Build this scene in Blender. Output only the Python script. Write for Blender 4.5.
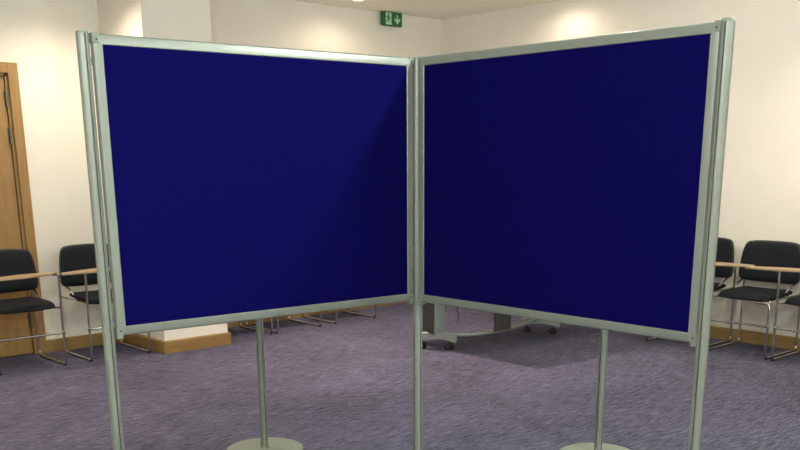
import bpy, bmesh, math, random
from mathutils import Vector, Matrix
C = bpy.context.scene
for o in list(bpy.data.objects): bpy.data.objects.remove(o)
COL = C.collection
PI = math.pi
R = math.radians

# ------------------------------------------------------------------ camera
# room frame: left wall is x = 0, right wall is y = 0, floor z = 0 (metres)
cam_d = bpy.data.cameras.new('camera'); cam = bpy.data.objects.new('camera', cam_d); COL.objects.link(cam)
CAM = Vector((7.1382, -6.9936, 1.4333))
F, CY, PITCH, ROLL, CA = 927.93, 409.62, 0.2624, 0.0058, 0.7318
cam_d.sensor_width = 36; cam_d.sensor_fit = 'HORIZONTAL'; cam_d.lens = F * 36 / 800
cam_d.shift_y = (CY - 225) / 800; cam_d.clip_start = 0.05
def room_dir(v):
    return Vector((v[0]*math.sin(CA) - v[1]*math.cos(CA), v[0]*math.cos(CA) + v[1]*math.sin(CA), v[2]))
r0 = Vector((1, 0, 0)); u0 = Vector((0, math.sin(PITCH), math.cos(PITCH))); f0 = Vector((0, math.cos(PITCH), -math.sin(PITCH)))
cr, sr = math.cos(ROLL), math.sin(ROLL)
rr = room_dir(cr*r0 - sr*u0); uu = room_dir(sr*r0 + cr*u0); ff = room_dir(f0)
M = Matrix.Identity(4)
for i in range(3):
    M[i][0] = rr[i]; M[i][1] = uu[i]; M[i][2] = -ff[i]; M[i][3] = CAM[i]
cam.matrix_world = M
C.camera = cam

# ------------------------------------------------------------------ exposure, world
C.view_settings.view_transform = 'Standard'; C.view_settings.look = 'None'
C.view_settings.gamma = 1; C.view_settings.use_curve_mapping = False
C.view_settings.exposure = 1.8
w = bpy.data.worlds.new('world'); C.world = w; w.use_nodes = True
w.node_tree.nodes['Background'].inputs[0].default_value = (0.5, 0.5, 0.5, 1)
w.node_tree.nodes['Background'].inputs[1].default_value = 0.02

WARM = (1.0, 0.87, 0.68); PINK = (1.0, 0.78, 0.68); COOL = (0.88, 1.0, 0.95)
# wall washing downlights (x, y) close to the walls, then the middle of the ceiling
WALL_LIGHTS = [(0.44, -1.44), (0.65, -4.10), (0.65, -6.95), (1.68, -0.30), (4.35, -0.85), (7.1, -0.85), (9.6, -1.8), (0.95, -9.5), (1.70, -2.10), (1.90, -5.30)]  # last pair is unseen, added to brighten the carpet away from the walls
WALL_P = {0: 3.2, 1: 27, 3: 2.6, 4: 25, 5: 12, 8: 105, 9: 50}
WALL_POWER = 30
MID_LIGHTS = [(5.9, -3.84), (5.9, -6.6), (8.6, -3.84), (8.6, -6.6), (3.6, -2.0), (5.9, -9.0), (8.6, -9.0)]
MID_POWER = 26
MID_P = {4: 12}  # the warmer lamp towards the corner is added to lift the ceiling brightness

# ------------------------------------------------------------------ materials
def mat(name, col, rough=0.5, metal=0.0, noise=0.0, nscale=20, bump=0.0, bscale=200, emit=None, coords='Object', stretch=(1, 1, 1), col2=None, spec=0.5, detail=4):
    m = bpy.data.materials.new(name); m.use_nodes = True
    nt = m.node_tree; b = nt.nodes['Principled BSDF']
    b.inputs['Base Color'].default_value = (*col, 1); b.inputs['Roughness'].default_value = rough
    b.inputs['Metallic'].default_value = metal; b.inputs['Specular IOR Level'].default_value = spec
    tc = nt.nodes.new('ShaderNodeTexCoord'); mp = nt.nodes.new('ShaderNodeMapping')
    mp.inputs['Scale'].default_value = stretch
    nt.links.new(tc.outputs[coords], mp.inputs[0])
    if noise or col2:
        n = nt.nodes.new('ShaderNodeTexNoise'); n.inputs['Scale'].default_value = nscale; n.inputs['Detail'].default_value = detail
        nt.links.new(mp.outputs[0], n.inputs['Vector'])
        cr_ = nt.nodes.new('ShaderNodeValToRGB')
        c2 = col2 if col2 else tuple(c*(1-noise) for c in col)
        cr_.color_ramp.elements[0].position = 0.32; cr_.color_ramp.elements[1].position = 0.68
        cr_.color_ramp.elements[0].color = (*c2, 1); cr_.color_ramp.elements[1].color = (*col, 1)
        nt.links.new(n.outputs['Fac'], cr_.inputs[0]); nt.links.new(cr_.outputs[0], b.inputs['Base Color'])
    if bump:
        n2 = nt.nodes.new('ShaderNodeTexNoise'); n2.inputs['Scale'].default_value = bscale
        nt.links.new(mp.outputs[0], n2.inputs['Vector'])
        bp = nt.nodes.new('ShaderNodeBump'); bp.inputs['Strength'].default_value = bump; bp.inputs['Distance'].default_value = 0.002
        nt.links.new(n2.outputs['Fac'], bp.inputs['Height']); nt.links.new(bp.outputs[0], b.inputs['Normal'])
    if emit:
        b.inputs['Emission Color'].default_value = (*emit[0], 1); b.inputs['Emission Strength'].default_value = emit[1]
    return m

CARPET = (0.089, 0.085, 0.126)
def carpet_mat():
    m = bpy.data.materials.new('carpet'); m.use_nodes = True
    nt = m.node_tree; b = nt.nodes['Principled BSDF']; b.inputs['Roughness'].default_value = 0.95
    b.inputs['Specular IOR Level'].default_value = 0.1
    tc = nt.nodes.new('ShaderNodeTexCoord')
    def noise(scale, stretch, detail, rot=0.0, rough=0.6):
        mp = nt.nodes.new('ShaderNodeMapping'); mp.inputs['Scale'].default_value = stretch; mp.inputs['Rotation'].default_value = (0, 0, rot)
        n = nt.nodes.new('ShaderNodeTexNoise'); n.inputs['Scale'].default_value = scale; n.inputs['Detail'].default_value = detail
        n.inputs['Roughness'].default_value = rough
        nt.links.new(tc.outputs['Object'], mp.inputs[0]); nt.links.new(mp.outputs[0], n.inputs['Vector']); return n
    a = noise(19.0, (3.4, 0.42, 1), 5, 0.10, 0.75); c = noise(60, (2.0, 0.6, 1), 3, 0.10); d = noise(1.6, (1, 0.7, 1), 3)
    r1 = nt.nodes.new('ShaderNodeValToRGB'); e = r1.color_ramp.elements
    e[0].position = 0.36; e[0].color = (CARPET[0]*0.26, CARPET[1]*0.26, CARPET[2]*0.28, 1)
    e[1].position = 0.66; e[1].color = (CARPET[0]*2.15, CARPET[1]*2.15, CARPET[2]*2.1, 1)
    k = r1.color_ramp.elements.new(0.5); k.color = (*CARPET, 1)
    mx = nt.nodes.new('ShaderNodeMath'); mx.operation = 'MULTIPLY_ADD'; mx.inputs[1].default_value = 0.25
    sb = nt.nodes.new('ShaderNodeMath'); sb.operation = 'MULTIPLY_ADD'; sb.inputs[1].default_value = 0.65
    nt.links.new(c.outputs['Fac'], mx.inputs[0])
    ad = nt.nodes.new('ShaderNodeMath'); ad.operation = 'MULTIPLY_ADD'; ad.inputs[1].default_value = 0.16; ad.inputs[2].default_value = -0.03
    nt.links.new(d.outputs['Fac'], ad.inputs[0]); nt.links.new(ad.outputs[0], mx.inputs[2])
    nt.links.new(a.outputs['Fac'], sb.inputs[0]); nt.links.new(mx.outputs[0], sb.inputs[2])
    nt.links.new(sb.outputs[0], r1.inputs[0]); nt.links.new(r1.outputs[0], b.inputs['Base Color'])
    bp = nt.nodes.new('ShaderNodeBump'); bp.inputs['Strength'].default_value = 0.5; bp.inputs['Distance'].default_value = 0.004
    nt.links.new(c.outputs['Fac'], bp.inputs['Height']); nt.links.new(bp.outputs[0], b.inputs['Normal'])
    return m

MT = {
    'wall': mat('wall_paint', (0.80, 0.745, 0.66), 0.8, noise=0.03, nscale=3, bump=0.15, bscale=120),
    'ceiling': mat('ceiling_paint', (0.95, 0.91, 0.81), 0.85, noise=0.02, nscale=3, bump=0.1, bscale=150),
    'carpet': carpet_mat(),
    'oak': mat('oak', (0.36, 0.205, 0.070), 0.38, col2=(0.285, 0.155, 0.048), nscale=6, stretch=(6, 6, 0.7), bump=0.1, bscale=40),
    'oak_h': mat('oak_long_grain', (0.30, 0.185, 0.065), 0.4, col2=(0.24, 0.14, 0.045), nscale=8, stretch=(1, 1, 9), bump=0.1, bscale=40),
    'veneer': mat('beech_veneer', (0.40, 0.29, 0.165), 0.38, col2=(0.35, 0.24, 0.13), nscale=10, stretch=(6, 1, 6)),
    'alu': mat('silver_aluminium', (0.245, 0.255, 0.222), 0.36, metal=0.3, noise=0.04, nscale=14, bump=0.03, bscale=300),
    'groove': mat('dark_groove', (0.13, 0.14, 0.12), 0.6, noise=0.1, nscale=30),
    'plastic': mat('grey_plastic', (0.21, 0.225, 0.188), 0.5, noise=0.05, nscale=30),
    'screw': mat('dark_screw', (0.05, 0.05, 0.05), 0.4, metal=0.7, noise=0.1),
    'blue': mat('blue_felt', (0.0026, 0.0015, 0.063), 0.95, noise=0.10, nscale=90, bump=0.5, bscale=900, spec=0.05),
    'base': mat('grey_powder_coat', (0.18, 0.215, 0.165), 0.45, noise=0.05, nscale=18, bump=0.08, bscale=250),
    'chrome': mat('chrome', (0.62, 0.60, 0.56), 0.16, metal=1.0, noise=0.05, nscale=12),
    'bronze': mat('dull_steel', (0.20, 0.17, 0.12), 0.35, metal=0.8, noise=0.1, nscale=30),
    'black': mat('black_upholstery', (0.0090, 0.0108, 0.0150), 0.72, noise=0.25, nscale=60, bump=0.3, bscale=500, spec=0.22),
    'shell': mat('dark_grey_shell', (0.050, 0.052, 0.044), 0.5, noise=0.1, nscale=20, spec=0.3),
    'rubber': mat('black_plastic', (0.012, 0.012, 0.012), 0.5, noise=0.1),
    'silver': mat('table_silver', (0.33, 0.355, 0.34), 0.4, metal=0.3, noise=0.05, nscale=15),
    'dark': mat('table_dark_grey', (0.060, 0.056, 0.052), 0.55, noise=0.1, nscale=15),
    'top': mat('grey_laminate', (0.42, 0.40, 0.37), 0.4, noise=0.06, nscale=12),
    'green': mat('sign_green', (0.005, 0.055, 0.013), 0.5, noise=0.04, emit=((0.010, 0.16, 0.04), 0.06)),
    'signw': mat('sign_white', (0.32, 0.48, 0.31), 0.4, noise=0.02, emit=((0.55, 0.85, 0.55), 0.04)),
    'housing': mat('sign_housing', (0.45, 0.45, 0.37), 0.5, noise=0.03),
    'trim': mat('lamp_ring', (0.75, 0.72, 0.66), 0.4, noise=0.03),
    'lamp': mat('lamp_glow', (1, 0.9, 0.75), 0.5, noise=0.02, emit=((1, 0.86, 0.66), 8)),
}

# ------------------------------------------------------------------ mesh helpers
def link(name, bm, m, parent=None, smooth=None, bevel=0.0, sub=0, auto=40):
    me = bpy.data.meshes.new(name)
    bmesh.ops.recalc_face_normals(bm, faces=bm.faces[:]); bm.to_mesh(me); bm.free()
    me.materials.append(m)
    o = bpy.data.objects.new(name, me); COL.objects.link(o)
    if parent: o.parent = parent
    if bevel:
        b = o.modifiers.new('bevel', 'BEVEL'); b.width = bevel; b.segments = 2; b.limit_method = 'ANGLE'; b.angle_limit = R(50)
    if sub:
        s = o.modifiers.new('subdiv', 'SUBSURF'); s.levels = sub; s.render_levels = sub
    if smooth or bevel or sub:
        for p in me.polygons: p.use_smooth = True
        if not sub:
            try: me.set_sharp_from_angle(angle=R(auto))
            except Exception: pass
    return o
def box(bm, c, s, rz=0.0, mtx=None):
    r = bmesh.ops.create_cube(bm, size=1.0)
    m = Matrix.Translation(c) @ Matrix.Rotation(rz, 4, 'Z') @ Matrix.Diagonal((*s, 1))
    if mtx: m = mtx @ m
    bmesh.ops.transform(bm, matrix=m, verts=r['verts'])
def bb(bm, lo, hi): box(bm, [(a+b)/2 for a, b in zip(lo, hi)], [b-a for a, b in zip(lo, hi)])
def tube(bm, pts, r, n=8, caps=True, closed=False):
    pts = [Vector(p) for p in pts]; rings = []; N = len(pts); up = None
    for i, p in enumerate(pts):
        a = pts[i-1] if (i > 0 or closed) else p; b = pts[(i+1) % N] if (i < N-1 or closed) else p
        t = (b-a).normalized()
        if up is None:
            up = Vector((0, 0, 1)) if abs(t.z) < 0.9 else Vector((1, 0, 0))
        s = t.cross(up).normalized(); up = s.cross(t).normalized()
        rad = r[i] if isinstance(r, (list, tuple)) else r
        rings.append([bm.verts.new(p + rad*(math.cos(2*PI*k/n)*s + math.sin(2*PI*k/n)*up)) for k in range(n)])
    for i in range(N if closed else N-1):
        A, B = rings[i], rings[(i+1) % N]
        for k in range(n): bm.faces.new((A[k], A[(k+1) % n], B[(k+1) % n], B[k]))
    if caps and not closed: bm.faces.new(rings[0][::-1]); bm.faces.new(rings[-1])
def fillet(pts, r, seg=4):
    pts = [Vector(p) for p in pts]; out = [pts[0]]
    for i in range(1, len(pts)-1):
        p = pts[i]; a = (pts[i-1]-p); b = (pts[i+1]-p); rr_ = min(r, a.length*0.45, b.length*0.45)
        A = p + a.normalized()*rr_; B = p + b.normalized()*rr_
        for k in range(seg+1):
            t = k/seg; out.append((1-t)**2*A + 2*t*(1-t)*p + t*t*B)
    out.append(pts[-1]); return out
def prism(bm, poly, z0, z1, mtx=None):
    m = mtx or Matrix.Identity(4)
    lo = [bm.verts.new(m @ Vector((x, y, z0))) for x, y in poly]; hi = [bm.verts.new(m @ Vector((x, y, z1))) for x, y in poly]
    n = len(poly)
    bm.faces.new(lo[::-1]); bm.faces.new(hi)
    for i in range(n): bm.faces.new((lo[i], lo[(i+1) % n], hi[(i+1) % n], hi[i]))
def lathe(bm, prof, c=(0, 0, 0), n=32):
    rings = []
    for r, z in prof:
        if r < 1e-6: rings.append([bm.verts.new((c[0], c[1], c[2]+z))])
        else: rings.append([bm.verts.new((c[0]+r*math.cos(2*PI*k/n), c[1]+r*math.sin(2*PI*k/n), c[2]+z)) for k in range(n)])
    for A, B in zip(rings, rings[1:]):
        for k in range(n):
            k2 = (k+1) % n
            if len(A) == 1 and len(B) == 1: continue
            if len(A) == 1: bm.faces.new((A[0], B[k2], B[k]))
            elif len(B) == 1: bm.faces.new((A[k], A[k2], B[0]))
            else: bm.faces.new((A[k], A[k2], B[k2], B[k]))
def nb(): return bmesh.new()
def tag(o, label=None, cat=None, group=None, kind=None):
    if label: o['label'] = label
    if cat: o['category'] = cat
    if group: o['group'] = group
    if kind: o['kind'] = kind
    return o
def empty(name, loc=(0, 0, 0), rz=0.0):
    o = bpy.data.objects.new(name, None); COL.objects.link(o); o.location = loc; o.rotation_euler = (0, 0, rz)
    o.empty_display_size = 0.1
    return o
def struct(o): o['kind'] = 'structure'; return o
def copy_tree(o, parent=None):
    c = o.copy(); COL.objects.link(c)
    if parent: c.parent = parent
    for ch in list(o.children): copy_tree(ch, c)
    return c

# ------------------------------------------------------------------ room shell
RX, RY, H = 10.6, -10.4, 2.79
bm = nb(); bb(bm, (-0.2, RY-0.2, -0.1), (RX+0.2, 0.2, 0)); struct(link('floor', bm, MT['carpet']))
bm = nb(); bb(bm, (-0.2, RY-0.2, H), (RX+0.2, 0.2, H+0.1)); struct(link('ceiling', bm, MT['ceiling']))
DY0, DY1, DZ = -5.27, -4.36, 2.055            # door opening in the left wall
bm = nb(); bb(bm, (-0.2, RY, 0), (0, DY0, H)); bb(bm, (-0.2, DY1, 0), (0, 0, H)); bb(bm, (-0.2, DY0, DZ), (0, DY1, H))
bmesh.ops.remove_doubles(bm, verts=bm.verts[:], dist=1e-5)
struct(link('wall_left', bm, MT['wall']))
bm = nb(); bb(bm, (-0.2, 0, 0), (RX+0.2, 0.2, H)); struct(link('wall_right', bm, MT['wall']))
bm = nb(); bb(bm, (RX, RY, 0), (RX+0.2, 0, H)); struct(link('wall_far_side', bm, MT['wall']))
bm = nb(); bb(bm, (-0.2, RY-0.2, 0), (RX+0.2, RY, H)); struct(link('wall_behind', bm, MT['wall']))
KX, KY0, KY1 = 0.687, -3.631, -3.07
bm = nb(); bb(bm, (0, KY0, 0), (KX, KY1, H)); struct(link('wall_pier', bm, MT['wall']))
# oak skirting boards with a rounded top edge
def skirt(bm, p, q, nrm):
    p, q, nrm = Vector((*p, 0)), Vector((*q, 0)), Vector((*nrm, 0))
    prof = [(0, 0), (0.018, 0), (0.018, 0.089), (0.014, 0.0965), (0.009, 0.099), (0, 0.099)]
    A = [bm.verts.new(p + nrm*a + Vector((0, 0, z))) for a, z in prof]; B = [bm.verts.new(q + nrm*a + Vector((0, 0, z))) for a, z in prof]
    for i in range(len(prof)):
        j = (i+1) % len(prof); bm.faces.new((A[i], A[j], B[j], B[i]))
    bm.faces.new(A); bm.faces.new(B[::-1])
bm = nb(); skirt(bm, (0, DY1+0.073), (0, KY0-0.018), (1, 0)); skirt(bm, (0, KY1+0.018), (0, -0.018), (1, 0)); skirt(bm, (0, RY), (0, DY0-0.073), (1, 0))
struct(link('baseboard_left', bm, MT['oak_h']))
bm = nb(); skirt(bm, (0, 0), (RX, 0), (0, -1)); struct(link('baseboard_right', bm, MT['oak_h']))
bm = nb(); skirt(bm, (0, KY0), (KX+0.018, KY0), (0, -1)); skirt(bm, (KX, KY0), (KX, KY1), (1, 0)); skirt(bm, (0, KY1), (KX+0.018, KY1), (0, 1))
struct(link('baseboard_pier', bm, MT['oak_h']))

# door in the left wall
bm = nb()
for y0, y1 in ((DY0-0.072, DY0), (DY1, DY1+0.072)): bb(bm, (-0.004, y0, 0), (0.022, y1, DZ+0.072))
bb(bm, (-0.004, DY0, DZ), (0.022, DY1, DZ+0.072))
door = struct(link('door_1', bm, MT['oak'], bevel=0.003))
bm = nb()
bb(bm, (-0.18, DY0, 0), (-0.002, DY0+0.018, DZ)); bb(bm, (-0.18, DY1-0.018, 0), (-0.002, DY1, DZ)); bb(bm, (-0.18, DY0, DZ-0.018), (-0.002, DY1, DZ))
link('door_lining', bm, MT['oak'], door)
bm = nb(); bb(bm, (-0.062, DY0+0.021, 0.006), (-0.018, DY1-0.021, DZ-0.021)); leaf = link('door_leaf', bm, MT['oak'], door, bevel=0.002)
for z in (1.88, 1.62, 0.26):
    bm = nb(); tube(bm, [(-0.004, DY1-0.020, z-0.055), (-0.004, DY1-0.020, z+0.055)], 0.0085, 12)
    for k in (-1, 1): lathe(bm, [(0, -0.006), (0.006, -0.004), (0.0075, 0.0), (0.006, 0.004), (0, 0.006)], (-0.004, DY1-0.020, z+k*0.059), 12)
    bb(bm, (-0.0175, DY1-0.036, z-0.05), (-0.0155, DY1-0.020, z+0.05)); h = link('hinge', bm, MT['bronze'], door, smooth=True)
bm = nb(); lathe(bm, [(0, 0), (0.026, 0), (0.026, 0.007), (0.01, 0.009), (0.01, 0.05), (0, 0.05)], n=20)
bmesh.ops.transform(bm, matrix=Matrix.Translation((-0.018, DY0+0.08, 1.0)) @ Matrix.Rotation(PI/2, 4, 'Y'), verts=bm.verts[:])
tube(bm, fillet([(0.03, DY0+0.08, 1.0), (0.033, DY0+0.09, 1.0), (0.033, DY0+0.2, 1.0)], 0.01), 0.009, 10)
link('door_handle', bm, MT['chrome'], door, smooth=True)

# ------------------------------------------------------------------ ceiling lights
def downlight(x, y, power, colr, label, group, size=140, rad=0.05, blend=1.0):
    t = empty('ceiling_light', (x, y, H)); tag(t, label, 'ceiling light', group)
    bm = nb(); lathe(bm, [(0.050, -0.001), (0.048, -0.006), (0.056, -0.010), (0.068, -0.006), (0.072, 0.0), (0.050, 0.0), (0.050, -0.001)], n=28)
    link('trim_ring', bm, MT['trim'], t, smooth=True)
    bm = nb(); lathe(bm, [(0, -0.0045), (0.03, -0.004), (0.049, -0.002), (0.049, 0), (0, 0)], n=24)
    link('lens', bm, MT['lamp'], t, smooth=True)
    l = bpy.data.lights.new('lamp', 'SPOT'); l.energy = power; l.color = colr; l.spot_size = R(size); l.spot_blend = blend; l.shadow_soft_size = rad
    o = bpy.data.objects.new('lamp', l); COL.objects.link(o); o.parent = t; o.location = (0, 0, -0.03)
    return t
for i, (x, y) in enumerate(WALL_LIGHTS):
    lab = ('round recessed downlight glowing at the top edge of the picture left of the exit sign' if i == 0 else
           'round recessed ceiling downlight from a partly added set, unseen above the picture')
    downlight(x, y, WALL_P.get(i, WALL_POWER), WARM if i < 8 else PINK, lab, 'recessed downlights along the walls' if i else None, size=168 if i in (0, 3) else (100 if i in (8, 9) else 132), rad=0.05, blend=0.6 if i in (0, 3) else 1.0)
for i, (x, y) in enumerate(MID_LIGHTS):                      # made-up globe fittings, hung low so the lamps also brighten the ceiling
    t = empty('ceiling_light', (x, y, H)); tag(t, 'unseen ceiling light with a made-up globe, over the middle of the room', 'ceiling light', 'unseen ceiling lights with made-up globes')
    bm = nb(); lathe(bm, [(0, 0), (0.06, 0), (0.058, -0.012), (0.02, -0.02), (0.012, -0.06), (0.012, -0.085), (0, -0.085)], n=28); link('lamp_holder', bm, MT['trim'], t, smooth=True)
    bm = nb(); lathe(bm, [(0.0, -0.085), (0.02, -0.087), (0.045, -0.102), (0.055, -0.13), (0.045, -0.158), (0.02, -0.173), (0, -0.175)], n=24); g = link('globe', bm, MT['lamp'], t, smooth=True)
    l = bpy.data.lights.new('lamp', 'POINT'); l.energy = MID_P.get(i, MID_POWER); l.color = COOL if i != 4 else (1.0, 0.95, 0.86); l.shadow_soft_size = 0.055
    o = bpy.data.objects.new('lamp', l); COL.objects.link(o); o.parent = t; o.location = (0, 0, -0.24)

# ------------------------------------------------------------------ exit sign
sg = empty('exit_sign', (0, -0.712, 2.668))
tag(sg, 'green and white emergency exit sign with running man and down arrow, high on the wall', 'exit sign')
bm = nb(); bb(bm, (0.0, -0.100, 0.012), (0.040, 0.100, 0.110)); link('housing', bm, MT['housing'], sg, bevel=0.006)
bm = nb(); bb(bm, (0.040, -0.122, -0.002), (0.070, 0.122, 0.1215)); link('sign_panel', bm, MT['green'], sg, bevel=0.002)
def flat(bm, polys, x0, x1):
    mtx = Matrix(((0, 0, 1, 0), (1, 0, 0, 0), (0, 1, 0, 0), (0, 0, 0, 1)))     # (y, z) outline pushed out along x
    for p in polys: prism(bm, p, x0, x1, mtx)
bm = nb(); flat(bm, [[(-0.085, 0.008), (-0.014, 0.008), (-0.014, 0.113), (-0.085, 0.113)]], 0.0695, 0.0712)
door_pic = link('doorway_symbol', bm, MT['signw'], sg)
bm = nb()
head = [(-0.046+0.009*math.cos(a*PI/5), 0.099+0.009*math.sin(a*PI/5)) for a in range(10)]
flat(bm, [head,
          [(-0.060, 0.088), (-0.044, 0.090), (-0.040, 0.080), (-0.048, 0.058), (-0.062, 0.060)],
          [(-0.061, 0.088), (-0.082, 0.074), (-0.079, 0.068), (-0.058, 0.078)],
          [(-0.045, 0.087), (-0.036, 0.072), (-0.022, 0.070), (-0.022, 0.064), (-0.040, 0.064), (-0.050, 0.078)],
          [(-0.060, 0.062), (-0.049, 0.062), (-0.030, 0.050), (-0.034, 0.026), (-0.042, 0.028), (-0.040, 0.045), (-0.056, 0.052)],
          [(-0.062, 0.062), (-0.052, 0.058), (-0.060, 0.036), (-0.084, 0.030), (-0.084, 0.038), (-0.067, 0.043)]], 0.0712, 0.0722)
link('running_man_symbol', bm, MT['green'], door_pic)
bm = nb()
flat(bm, [[(0.056, 0.098), (0.068, 0.098), (0.069, 0.054), (0.097, 0.070), (0.097, 0.052), (0.062, 0.016), (0.027, 0.052), (0.027, 0.070), (0.055, 0.054)]], 0.0695, 0.0712)
link('arrow_symbol', bm, MT['signw'], sg)

# ------------------------------------------------------------------ display boards and posts
def post(loc, label, height=1.822, base_r=0.195, rot=0.0):
    t = empty('display_post', (loc[0], loc[1], 0)); tag(t, label, 'display post')
    bm = nb(); r = 0.0195; poly = []
    for q in range(4):                                       # round profile with four narrow slots
        a0 = q*PI/2 + rot
        for d in (-0.74, -0.5, -0.25, 0, 0.25, 0.5, 0.74): poly.append((r*math.cos(a0+PI/4+d*0.88), r*math.sin(a0+PI/4+d*0.88)))
        g = a0 + PI/2
        for d, rr_ in ((-0.24, 0.0110), (0.24, 0.0110)): poly.append((rr_*math.cos(g+d), rr_*math.sin(g+d)))
    prism(bm, poly, 0.012, height-0.004)
    link('pole', bm, MT['alu'], t, smooth=True, auto=30)
    bm = nb(); lathe(bm, [(0, height-0.004), (0.0195, height-0.004), (0.0195, height+0.001), (0.017, height+0.005), (0, height+0.006)], n=24)
    link('end_cap', bm, MT['plastic'], t, smooth=True)
    bm = nb(); lathe(bm, [(0, 0), (base_r-0.004, 0), (base_r, 0.003), (base_r, 0.007), (base_r-0.004, 0.010), (0.05, 0.011), (0.024, 0.012), (0.0215, 0.016), (0, 0.016)], n=56)
    b = link('base', bm, MT['base'], t, smooth=True, auto=35)
    return t

def board(P, Q, facing, label):
    """P, Q: outer lower frame ends on the front face plane; facing = +1 when the front is to the right of P->Q."""
    P = Vector((*P, 0)); Q = Vector((*Q, 0)); d = (Q-P); L = d.length; ang = math.atan2(d.y, d.x)
    t = empty('display_board', (P.x, P.y, 0.861), ang); tag(t, label, 'display board')
    Hb, fw, th = 0.963, 0.033, 0.026
    s = facing                                               # thickness goes towards local +y when the front faces local -y
    y0, y1 = (0, th) if s > 0 else (-th, 0)
    bm = nb()
    def rail(a, b, c, e):                                    # mitred rail with softened front
        prof = [(0, 0.009), (0.0012, 0.0045), (0.0045, 0.0012), (0.009, 0), (fw-0.002, 0), (fw, 0.002), (fw, th-0.002), (fw-0.002, th), (0.009, th), (0.0045, th-0.0012), (0.0012, th-0.0045), (0, th-0.009)]
        A = []; B = []
        for w_, t_ in prof:
            ty = y0+t_
            A.append(bm.verts.new((a[0]+c[0]*w_, ty, a[1]+c[1]*w_))); B.append(bm.verts.new((b[0]+e[0]*w_, ty, b[1]+e[1]*w_)))
        n = len(prof)
        for i in range(n): bm.faces.new((A[i], A[(i+1) % n], B[(i+1) % n], B[i]))
        bm.faces.new(A); bm.faces.new(B[::-1])
    rail((0, 0), (L, 0), (1, 1), (-1, 1)); rail((L, 0), (L, Hb), (-1, 1), (-1, -1)); rail((L, Hb), (0, Hb), (-1, -1), (1, -1)); rail((0, Hb), (0, 0), (1, -1), (1, 1))
    fr = link('frame', bm, MT['alu'], t, smooth=True, auto=25)
    bm = nb(); bb(bm, (fw-0.004, y0+0.003, fw-0.004), (L-fw+0.004, y1-0.003, Hb-fw+0.004)); link('felt_panel', bm, MT['blue'], t)
    for (cx, cz, sx, sz) in ((0, 0, 1, 1), (L, 0, -1, 1), (0, Hb, 1, -1), (L, Hb, -1, -1)):
        bm = nb()
        xs = sorted((cx-sx*0.001, cx+sx*0.021)); zs = sorted((cz-sz*(0.010 if sz > 0 else 0.002), cz+sz*0.030))
        bb(bm, (xs[0], y0-0.0015, zs[0]), (xs[1], y1+0.0015, zs[1]))
        cb = link('corner_block', bm, MT['plastic'], t, bevel=0.002)
        bm = nb()
        front = y0-0.0015 if s > 0 else y1+0.0015
        lathe(bm, [(0, 0), (0.0032, 0), (0.0032, 0.001), (0, 0.0014)], n=10)
        bmesh.ops.transform(bm, matrix=Matrix.Translation((cx+sx*0.013, front, cz+sz*0.018)) @ Matrix.Rotation(PI/2*s, 4, 'X'), verts=bm.verts[:])
        link('screw', bm, MT['screw'], cb)
    return t

left_b = board((4.1891, -5.6305), (4.2812, -4.3445), 1, 'large blue felt display board in silver frame, the left one of the pair')
right_b = board((4.3085, -4.3469), (5.6010, -4.3395), 1, 'large blue felt display board in silver frame, the right one of the pair')
post((4.277, -4.320), 'silver grooved post joining the two blue boards in the middle', rot=0.0)
post((4.186, -5.6605), 'silver grooved post at the outer left end of the left blue board', rot=0.0)
post((5.6270, -4.345), 'silver grooved post at the outer right end of the right blue board', rot=0.12)
post((3.285, -4.467), 'thin silver pole on round grey base standing behind the left blue board', height=1.79, rot=0.0)
post((4.507, -3.302), 'thin silver pole on round grey base standing behind the right blue board', height=1.79, rot=0.0)
# small hooks that hang the boards on the posts
def clip(parent, u, z, w_, y):
    bm = nb(); bb(bm, (u, y-0.006, z-0.012), (u+w_, y+0.006, z+0.012)); link('post_clip', bm, MT['plastic'], parent, bevel=0.002)
for z in (0.06, 0.88):
    clip(left_b, -0.0024, z, 0.0024, 0.012)
    clip(right_b, 1.2955, z, 0.0024, 0.012)

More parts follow.
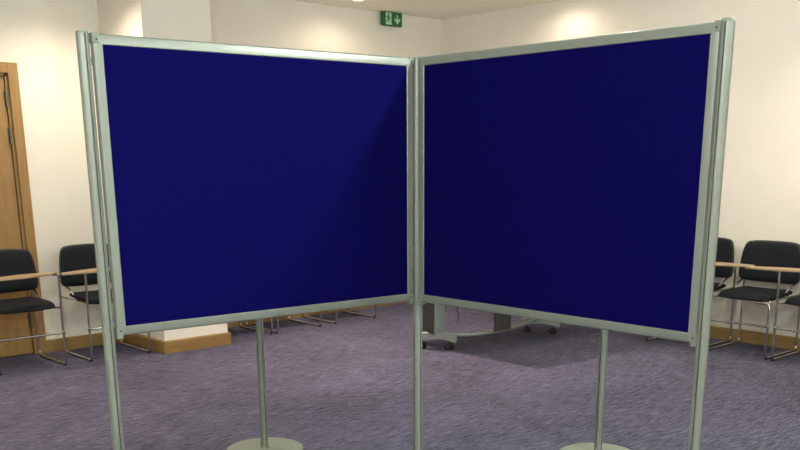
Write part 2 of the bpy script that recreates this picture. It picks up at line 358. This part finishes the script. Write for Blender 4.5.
# ------------------------------------------------------------------ tablet chairs
def make_chair(tall_left=False):
    t = empty('conference_chair')
    # seat: soft rounded slab
    hw = 0.2185
    def cushion(nx, ny, fn):
        bm = nb(); top = {}; bot = {}
        for i in range(nx+1):
            for j in range(ny+1):
                a, b = fn(i/nx*2-1, j/ny*2-1); top[i, j] = bm.verts.new(a); bot[i, j] = bm.verts.new(b)
        for i in range(nx):
            for j in range(ny):
                bm.faces.new((top[i, j], top[i+1, j], top[i+1, j+1], top[i, j+1])); bm.faces.new((bot[i, j], bot[i, j+1], bot[i+1, j+1], bot[i+1, j]))
        for i in range(nx):
            bm.faces.new((top[i, 0], bot[i, 0], bot[i+1, 0], top[i+1, 0])); bm.faces.new((top[i, ny], top[i+1, ny], bot[i+1, ny], bot[i, ny]))
        for j in range(ny):
            bm.faces.new((top[0, j], top[0, j+1], bot[0, j+1], bot[0, j])); bm.faces.new((top[nx, j], bot[nx, j], bot[nx, j+1], top[nx, j+1]))
        return bm
    def sq(u, v):                                            # square to rounded square
        k = 0.16
        return u*math.sqrt(max(0, 1-k*v*v*v*v)), v*math.sqrt(max(0, 1-k*u*u*u*u))
    def seatf(th, grow=0.0, dz=0.0):
        def f(u, v):
            a, b = sq(u, v); x = 0.275+a*(0.215+grow); y = b*(hw+grow)+0.006
            e = max(abs(u), abs(v)); edge = 1-e**6
            dish = -0.010*(1-v*v)*(1-u*u*0.5)
            drop = -0.022*max(0, u-0.35)**2/0.42 + 0.012*max(0, -u-0.5)
            zc = 0.452+drop+dz
            return Vector((x, y, zc+th*(0.35+0.65*edge)+dish)), Vector((x, y, zc-th*(0.35+0.4*edge)))
        return f
    link('seat', cushion(12, 12, seatf(0.030)), MT['black'], t, sub=1)
    bm = cushion(8, 8, lambda u, v: (lambda a: (Vector((0.272+a[0]*0.195, a[1]*0.185, 0.432)), Vector((0.272+a[0]*0.165, a[1]*0.155, 0.412))))(sq(u, v)))
    link('seat_shell', bm, MT['shell'], t, smooth=True)
    # backrest: wide, tapering to the top, curved round the sitter and leaning back
    def backf(th, grow, off):
        def f(u, v):
            a, b = sq(u, v)
            half = (0.252 - 0.034*(b*0.5+0.5)**1.2 + grow)
            y = a*half; z = 0.668+b*(0.150+grow)
            e = max(abs(u), abs(v)); edge = 1-e**6
            x = 0.052 - 0.075*(z-0.52) + 0.030*(a*a) + off
            return Vector((x+th*(0.3+0.7*edge), y, z)), Vector((x-th*(0.3+0.5*edge), y, z))
        return f
    bk = link('backrest', cushion(12, 10, backf(0.016, 0.0, 0.012)), MT['black'], t, sub=1)
    link('back_shell', cushion(12, 10, backf(0.010, 0.009, -0.002)), MT['shell'], bk, sub=1)
    # chrome sled side frames: post up to the writing tablet, runner on the floor, rear upright
    for s in (-1, 1):
        y = 0.234*s; bm = nb()
        p = [(0.505, y, 0.662), (0.49, y, 0.30), (0.49, y, 0.0105), (0.0, y, 0.0105), (0.005, y, 0.30), (0.012, y*0.985, 0.60)]
        if s > 0 and not tall_left: p = [(0.472, 0.10, 0.412), (0.488, y, 0.414)] + p[1:]      # left leg bends in under the seat
        tube(bm, fillet(p, 0.035, 5), 0.0085, 10)
        sd = link('side_frame', bm, MT['chrome'], t, smooth=True)
        for x in (0.472, 0.018):
            bm = nb(); lathe(bm, [(0, 0), (0.011, 0), (0.012, 0.006), (0.010, 0.014), (0, 0.015)], (x, y, 0.0), 12)
            link('glide', bm, MT['rubber'], sd, smooth=True)
        bm = nb(); tube(bm, fillet([(0.493, y, 0.43), (0.46, y*0.86, 0.425), (0.06, y*0.86, 0.425), (0.008, y, 0.44)], 0.03, 4), 0.007, 8)
        link('seat_rail', bm, MT['chrome'], t, smooth=True)
        bm = nb(); tube(bm, fillet([(0.012, y*0.93, 0.570), (0.055, y*0.90, 0.530), (0.14, y*0.90, 0.500), (0.20, y*0.88, 0.462)], 0.04, 4), 0.0075, 8)
        link('back_bracket', bm, MT['chrome'], t, smooth=True)
        bm = nb(); lathe(bm, [(0, -0.016), (0.012, -0.014), (0.0135, 0), (0.012, 0.014), (0, 0.016)], (0.491, y, 0.245), 12)
        link('clamp', bm, MT['chrome'], t, smooth=True)
    bm = nb(); tube(bm, [(0.491, -0.234, 0.245), (0.491, 0.234, 0.245)], 0.0085, 8)
    link('stretcher', bm, MT['chrome'], t, smooth=True)
    # writing tablet: narrow veneered board with tapering ends
    bm = nb(); out = []
    for k in range(40):
        a = 2*PI*k/40; cx, sy = math.cos(a), math.sin(a)
        yy = -0.040 + 0.270*math.copysign(abs(sy)**0.75, sy); e = abs(sy)**0.75
        xx = 0.535 - 0.20*yy + (0.080 - 0.042*e)*math.copysign(abs(cx)**0.6, cx)
        out.append((xx, yy))
    prism(bm, out, 0.668, 0.683)
    tb = link('writing_tablet', bm, MT['veneer'], t, bevel=0.003)
    for s in (-1, 1):
        x = 0.535 - 0.20*s*0.2
        bm = nb(); bb(bm, (x-0.04, s*0.205-0.015, 0.662), (x+0.03, s*0.205+0.015, 0.668)); link('tablet_bracket', bm, MT['rubber'], tb)
    return t
ch0 = make_chair(); first = True
linked = make_chair(True)                                    # end chair whose left post also reaches up to the tablet
GL, GR = 'tablet chairs along the left wall', 'tablet chairs along the right wall'
CH = [
    (0.100, -4.610, 0, 'black and chrome tablet chair in front of the oak door, leftmost chair', GL),
    (0.100, -3.945, 0, 'black and chrome tablet chair right of the door, partly behind the left post', GL),
    (0.085, -2.800, 0, 'tablet chair next to the pier, only its chrome runners show under the left board', GL),
    (0.085, -2.270, 0, 'middle tablet chair under the left board, seen right of the thin pole', GL),
    (0.060, -1.610, 0, 'tablet chair nearest the corner, chrome runner showing under the left board', GL),
    (3.182, -0.045, -PI/2, 'black tablet chair mostly hidden by the outer right post', GR),
    (3.726, -0.045, -PI/2, 'black tablet chair fully in view right of the outer right post', GR),
    (4.250, -0.045, -PI/2, 'black tablet chair cut off by the right edge of the picture', GR),
]
for x, y, rz, lab, g in CH:
    if y == -4.610: c = linked
    else: c = ch0 if first else copy_tree(ch0); first = False
    if abs(y + 3.945) < 1e-6:                                # this chair's tablet is swung out sideways
        for k in c.children:
            if k.name.startswith('writing_tablet'): k.location.y -= 0.140
    c.location = (x, y, 0); c.rotation_euler = (0, 0, rz); tag(c, lab, 'chair', g)

# ------------------------------------------------------------------ folding table on castors behind the right board
tt = empty('training_table', (1.9, -1.38, 0))
tag(tt, 'silver-legged table on black castors behind the right board', 'table')
def W(x, y, z): return (x-1.9, y+1.38, z)
tips = [Vector((2.145, -1.915)), Vector((2.262, -0.790))]
dirs = [Vector((-0.86, -0.51)), Vector((-0.86, -0.51))]
L_F = 0.33
for i, (tp, d) in enumerate(zip(tips, dirs)):
    ang = math.atan2(d.y, d.x); m = Matrix.Translation(W(tp.x, tp.y, 0)) @ Matrix.Rotation(ang, 4, 'Z')
    bm = nb(); n = 14; rings = []
    for k in range(n+1):
        u = k/n; x = u*L_F; arch = math.sin(PI*u)
        zt = 0.122+0.020*arch; zb = 0.064+0.026*arch; hw = 0.030
        rings.append([bm.verts.new(m @ Vector(v)) for v in ((x, -hw, zb), (x, hw, zb), (x, hw, zt-0.008), (x, hw*0.6, zt), (x, -hw*0.6, zt), (x, -hw, zt-0.008))])
    for A, B in zip(rings, rings[1:]):
        for k in range(6): bm.faces.new((A[k], A[(k+1) % 6], B[(k+1) % 6], B[k]))
    bm.faces.new(rings[0][::-1]); bm.faces.new(rings[-1])
    ft = link('foot', bm, MT['silver'], tt, smooth=True, auto=30)
    for x in (0.055, L_F-0.055):
        p = m @ Vector((x, 0, 0)); bm = nb()
        for s in (-1, 1):
            ring = nb(); lathe(ring, [(0, -0.008), (0.020, -0.008), (0.025, -0.005), (0.025, 0.005), (0.020, 0.008), (0, 0.008)], n=18)
            bmesh.ops.transform(ring, matrix=Matrix.Translation((p.x+s*0.013*0.4, p.y+s*0.013, 0.0252)) @ Matrix.Rotation(PI/2, 4, 'X') @ Matrix.Rotation(0.35, 4, 'Y'), verts=ring.verts[:])
            me = bpy.data.meshes.new('tmp'); ring.to_mesh(me); ring.free(); bm.from_mesh(me); bpy.data.meshes.remove(me)
        box(bm, (p.x, p.y, 0.040), (0.034, 0.014, 0.030)); tube(bm, [(p.x, p.y, 0.045), (p.x, p.y, 0.080)], 0.007, 8)
        cs = link('castor', bm, MT['rubber'], tt, smooth=True)
        bm = nb(); lathe(bm, [(0, 0), (0.007, 0), (0.006, 0.003), (0, 0.004)], n=12)
        bmesh.ops.transform(bm, matrix=Matrix.Translation((p.x-0.006, p.y-0.0225, 0.0252)) @ Matrix.Rotation(PI/2, 4, 'X'), verts=bm.verts[:])
        link('wheel_hub', bm, MT['chrome'], cs, smooth=True)
    # square leg column with a dark inset on its side
    c = m @ Vector((0.165, 0, 0))
    bm = nb(); bb(bm, (c.x-0.055, c.y-0.040, 0.115), (c.x+0.030, c.y+0.068, 0.690)); lg = link('leg', bm, MT['silver'], tt, bevel=0.006)
    bm = nb(); bb(bm, (c.x-0.10, c.y-0.050, 0.128), (c.x+0.022, c.y-0.0395, 0.685)); link('leg_cover', bm, MT['dark'], lg, bevel=0.002)
bm = nb()
bar = [(2.085, -1.90, 0.112), (2.16, -1.80, 0.112), (2.235, -1.62, 0.116), (2.235, -1.40, 0.122), (2.18, -1.12, 0.124), (2.10, -0.92, 0.122), (2.06, -0.83, 0.118)]
tube(bm, [W(*p) for p in fillet(bar, 0.09, 4)], 0.0165, 12); link('curved_brace', bm, MT['silver'], tt, smooth=True)
bm = nb(); bb(bm, W(2.255, -1.610, 0.125), W(2.272, -1.422, 0.690)); link('cable_riser', bm, MT['dark'], tt, bevel=0.003)
bm = nb(); tube(bm, [W(*p) for p in fillet([(2.08, -1.76, 0.690), (2.09, -1.84, 0.42), (2.075, -1.845, 0.33), (2.085, -1.83, 0.25), (2.08, -1.84, 0.20)], 0.03, 4)], 0.004, 6)
link('cable', bm, MT['rubber'], tt, smooth=True)
bm = nb(); out = []
for (cx, cy, a0) in ((2.65, -1.95, -90), (2.75, -0.40, 0), (1.85, -0.40, 90), (1.75, -1.95, 180)):
    for k in range(5):
        a = R(a0+k*22.5); out.append((cx-1.9+0.05*math.cos(a), cy+1.38+0.05*math.sin(a)))
prism(bm, out, 0.690, 0.716); link('tabletop', bm, MT['top'], tt, bevel=0.004)
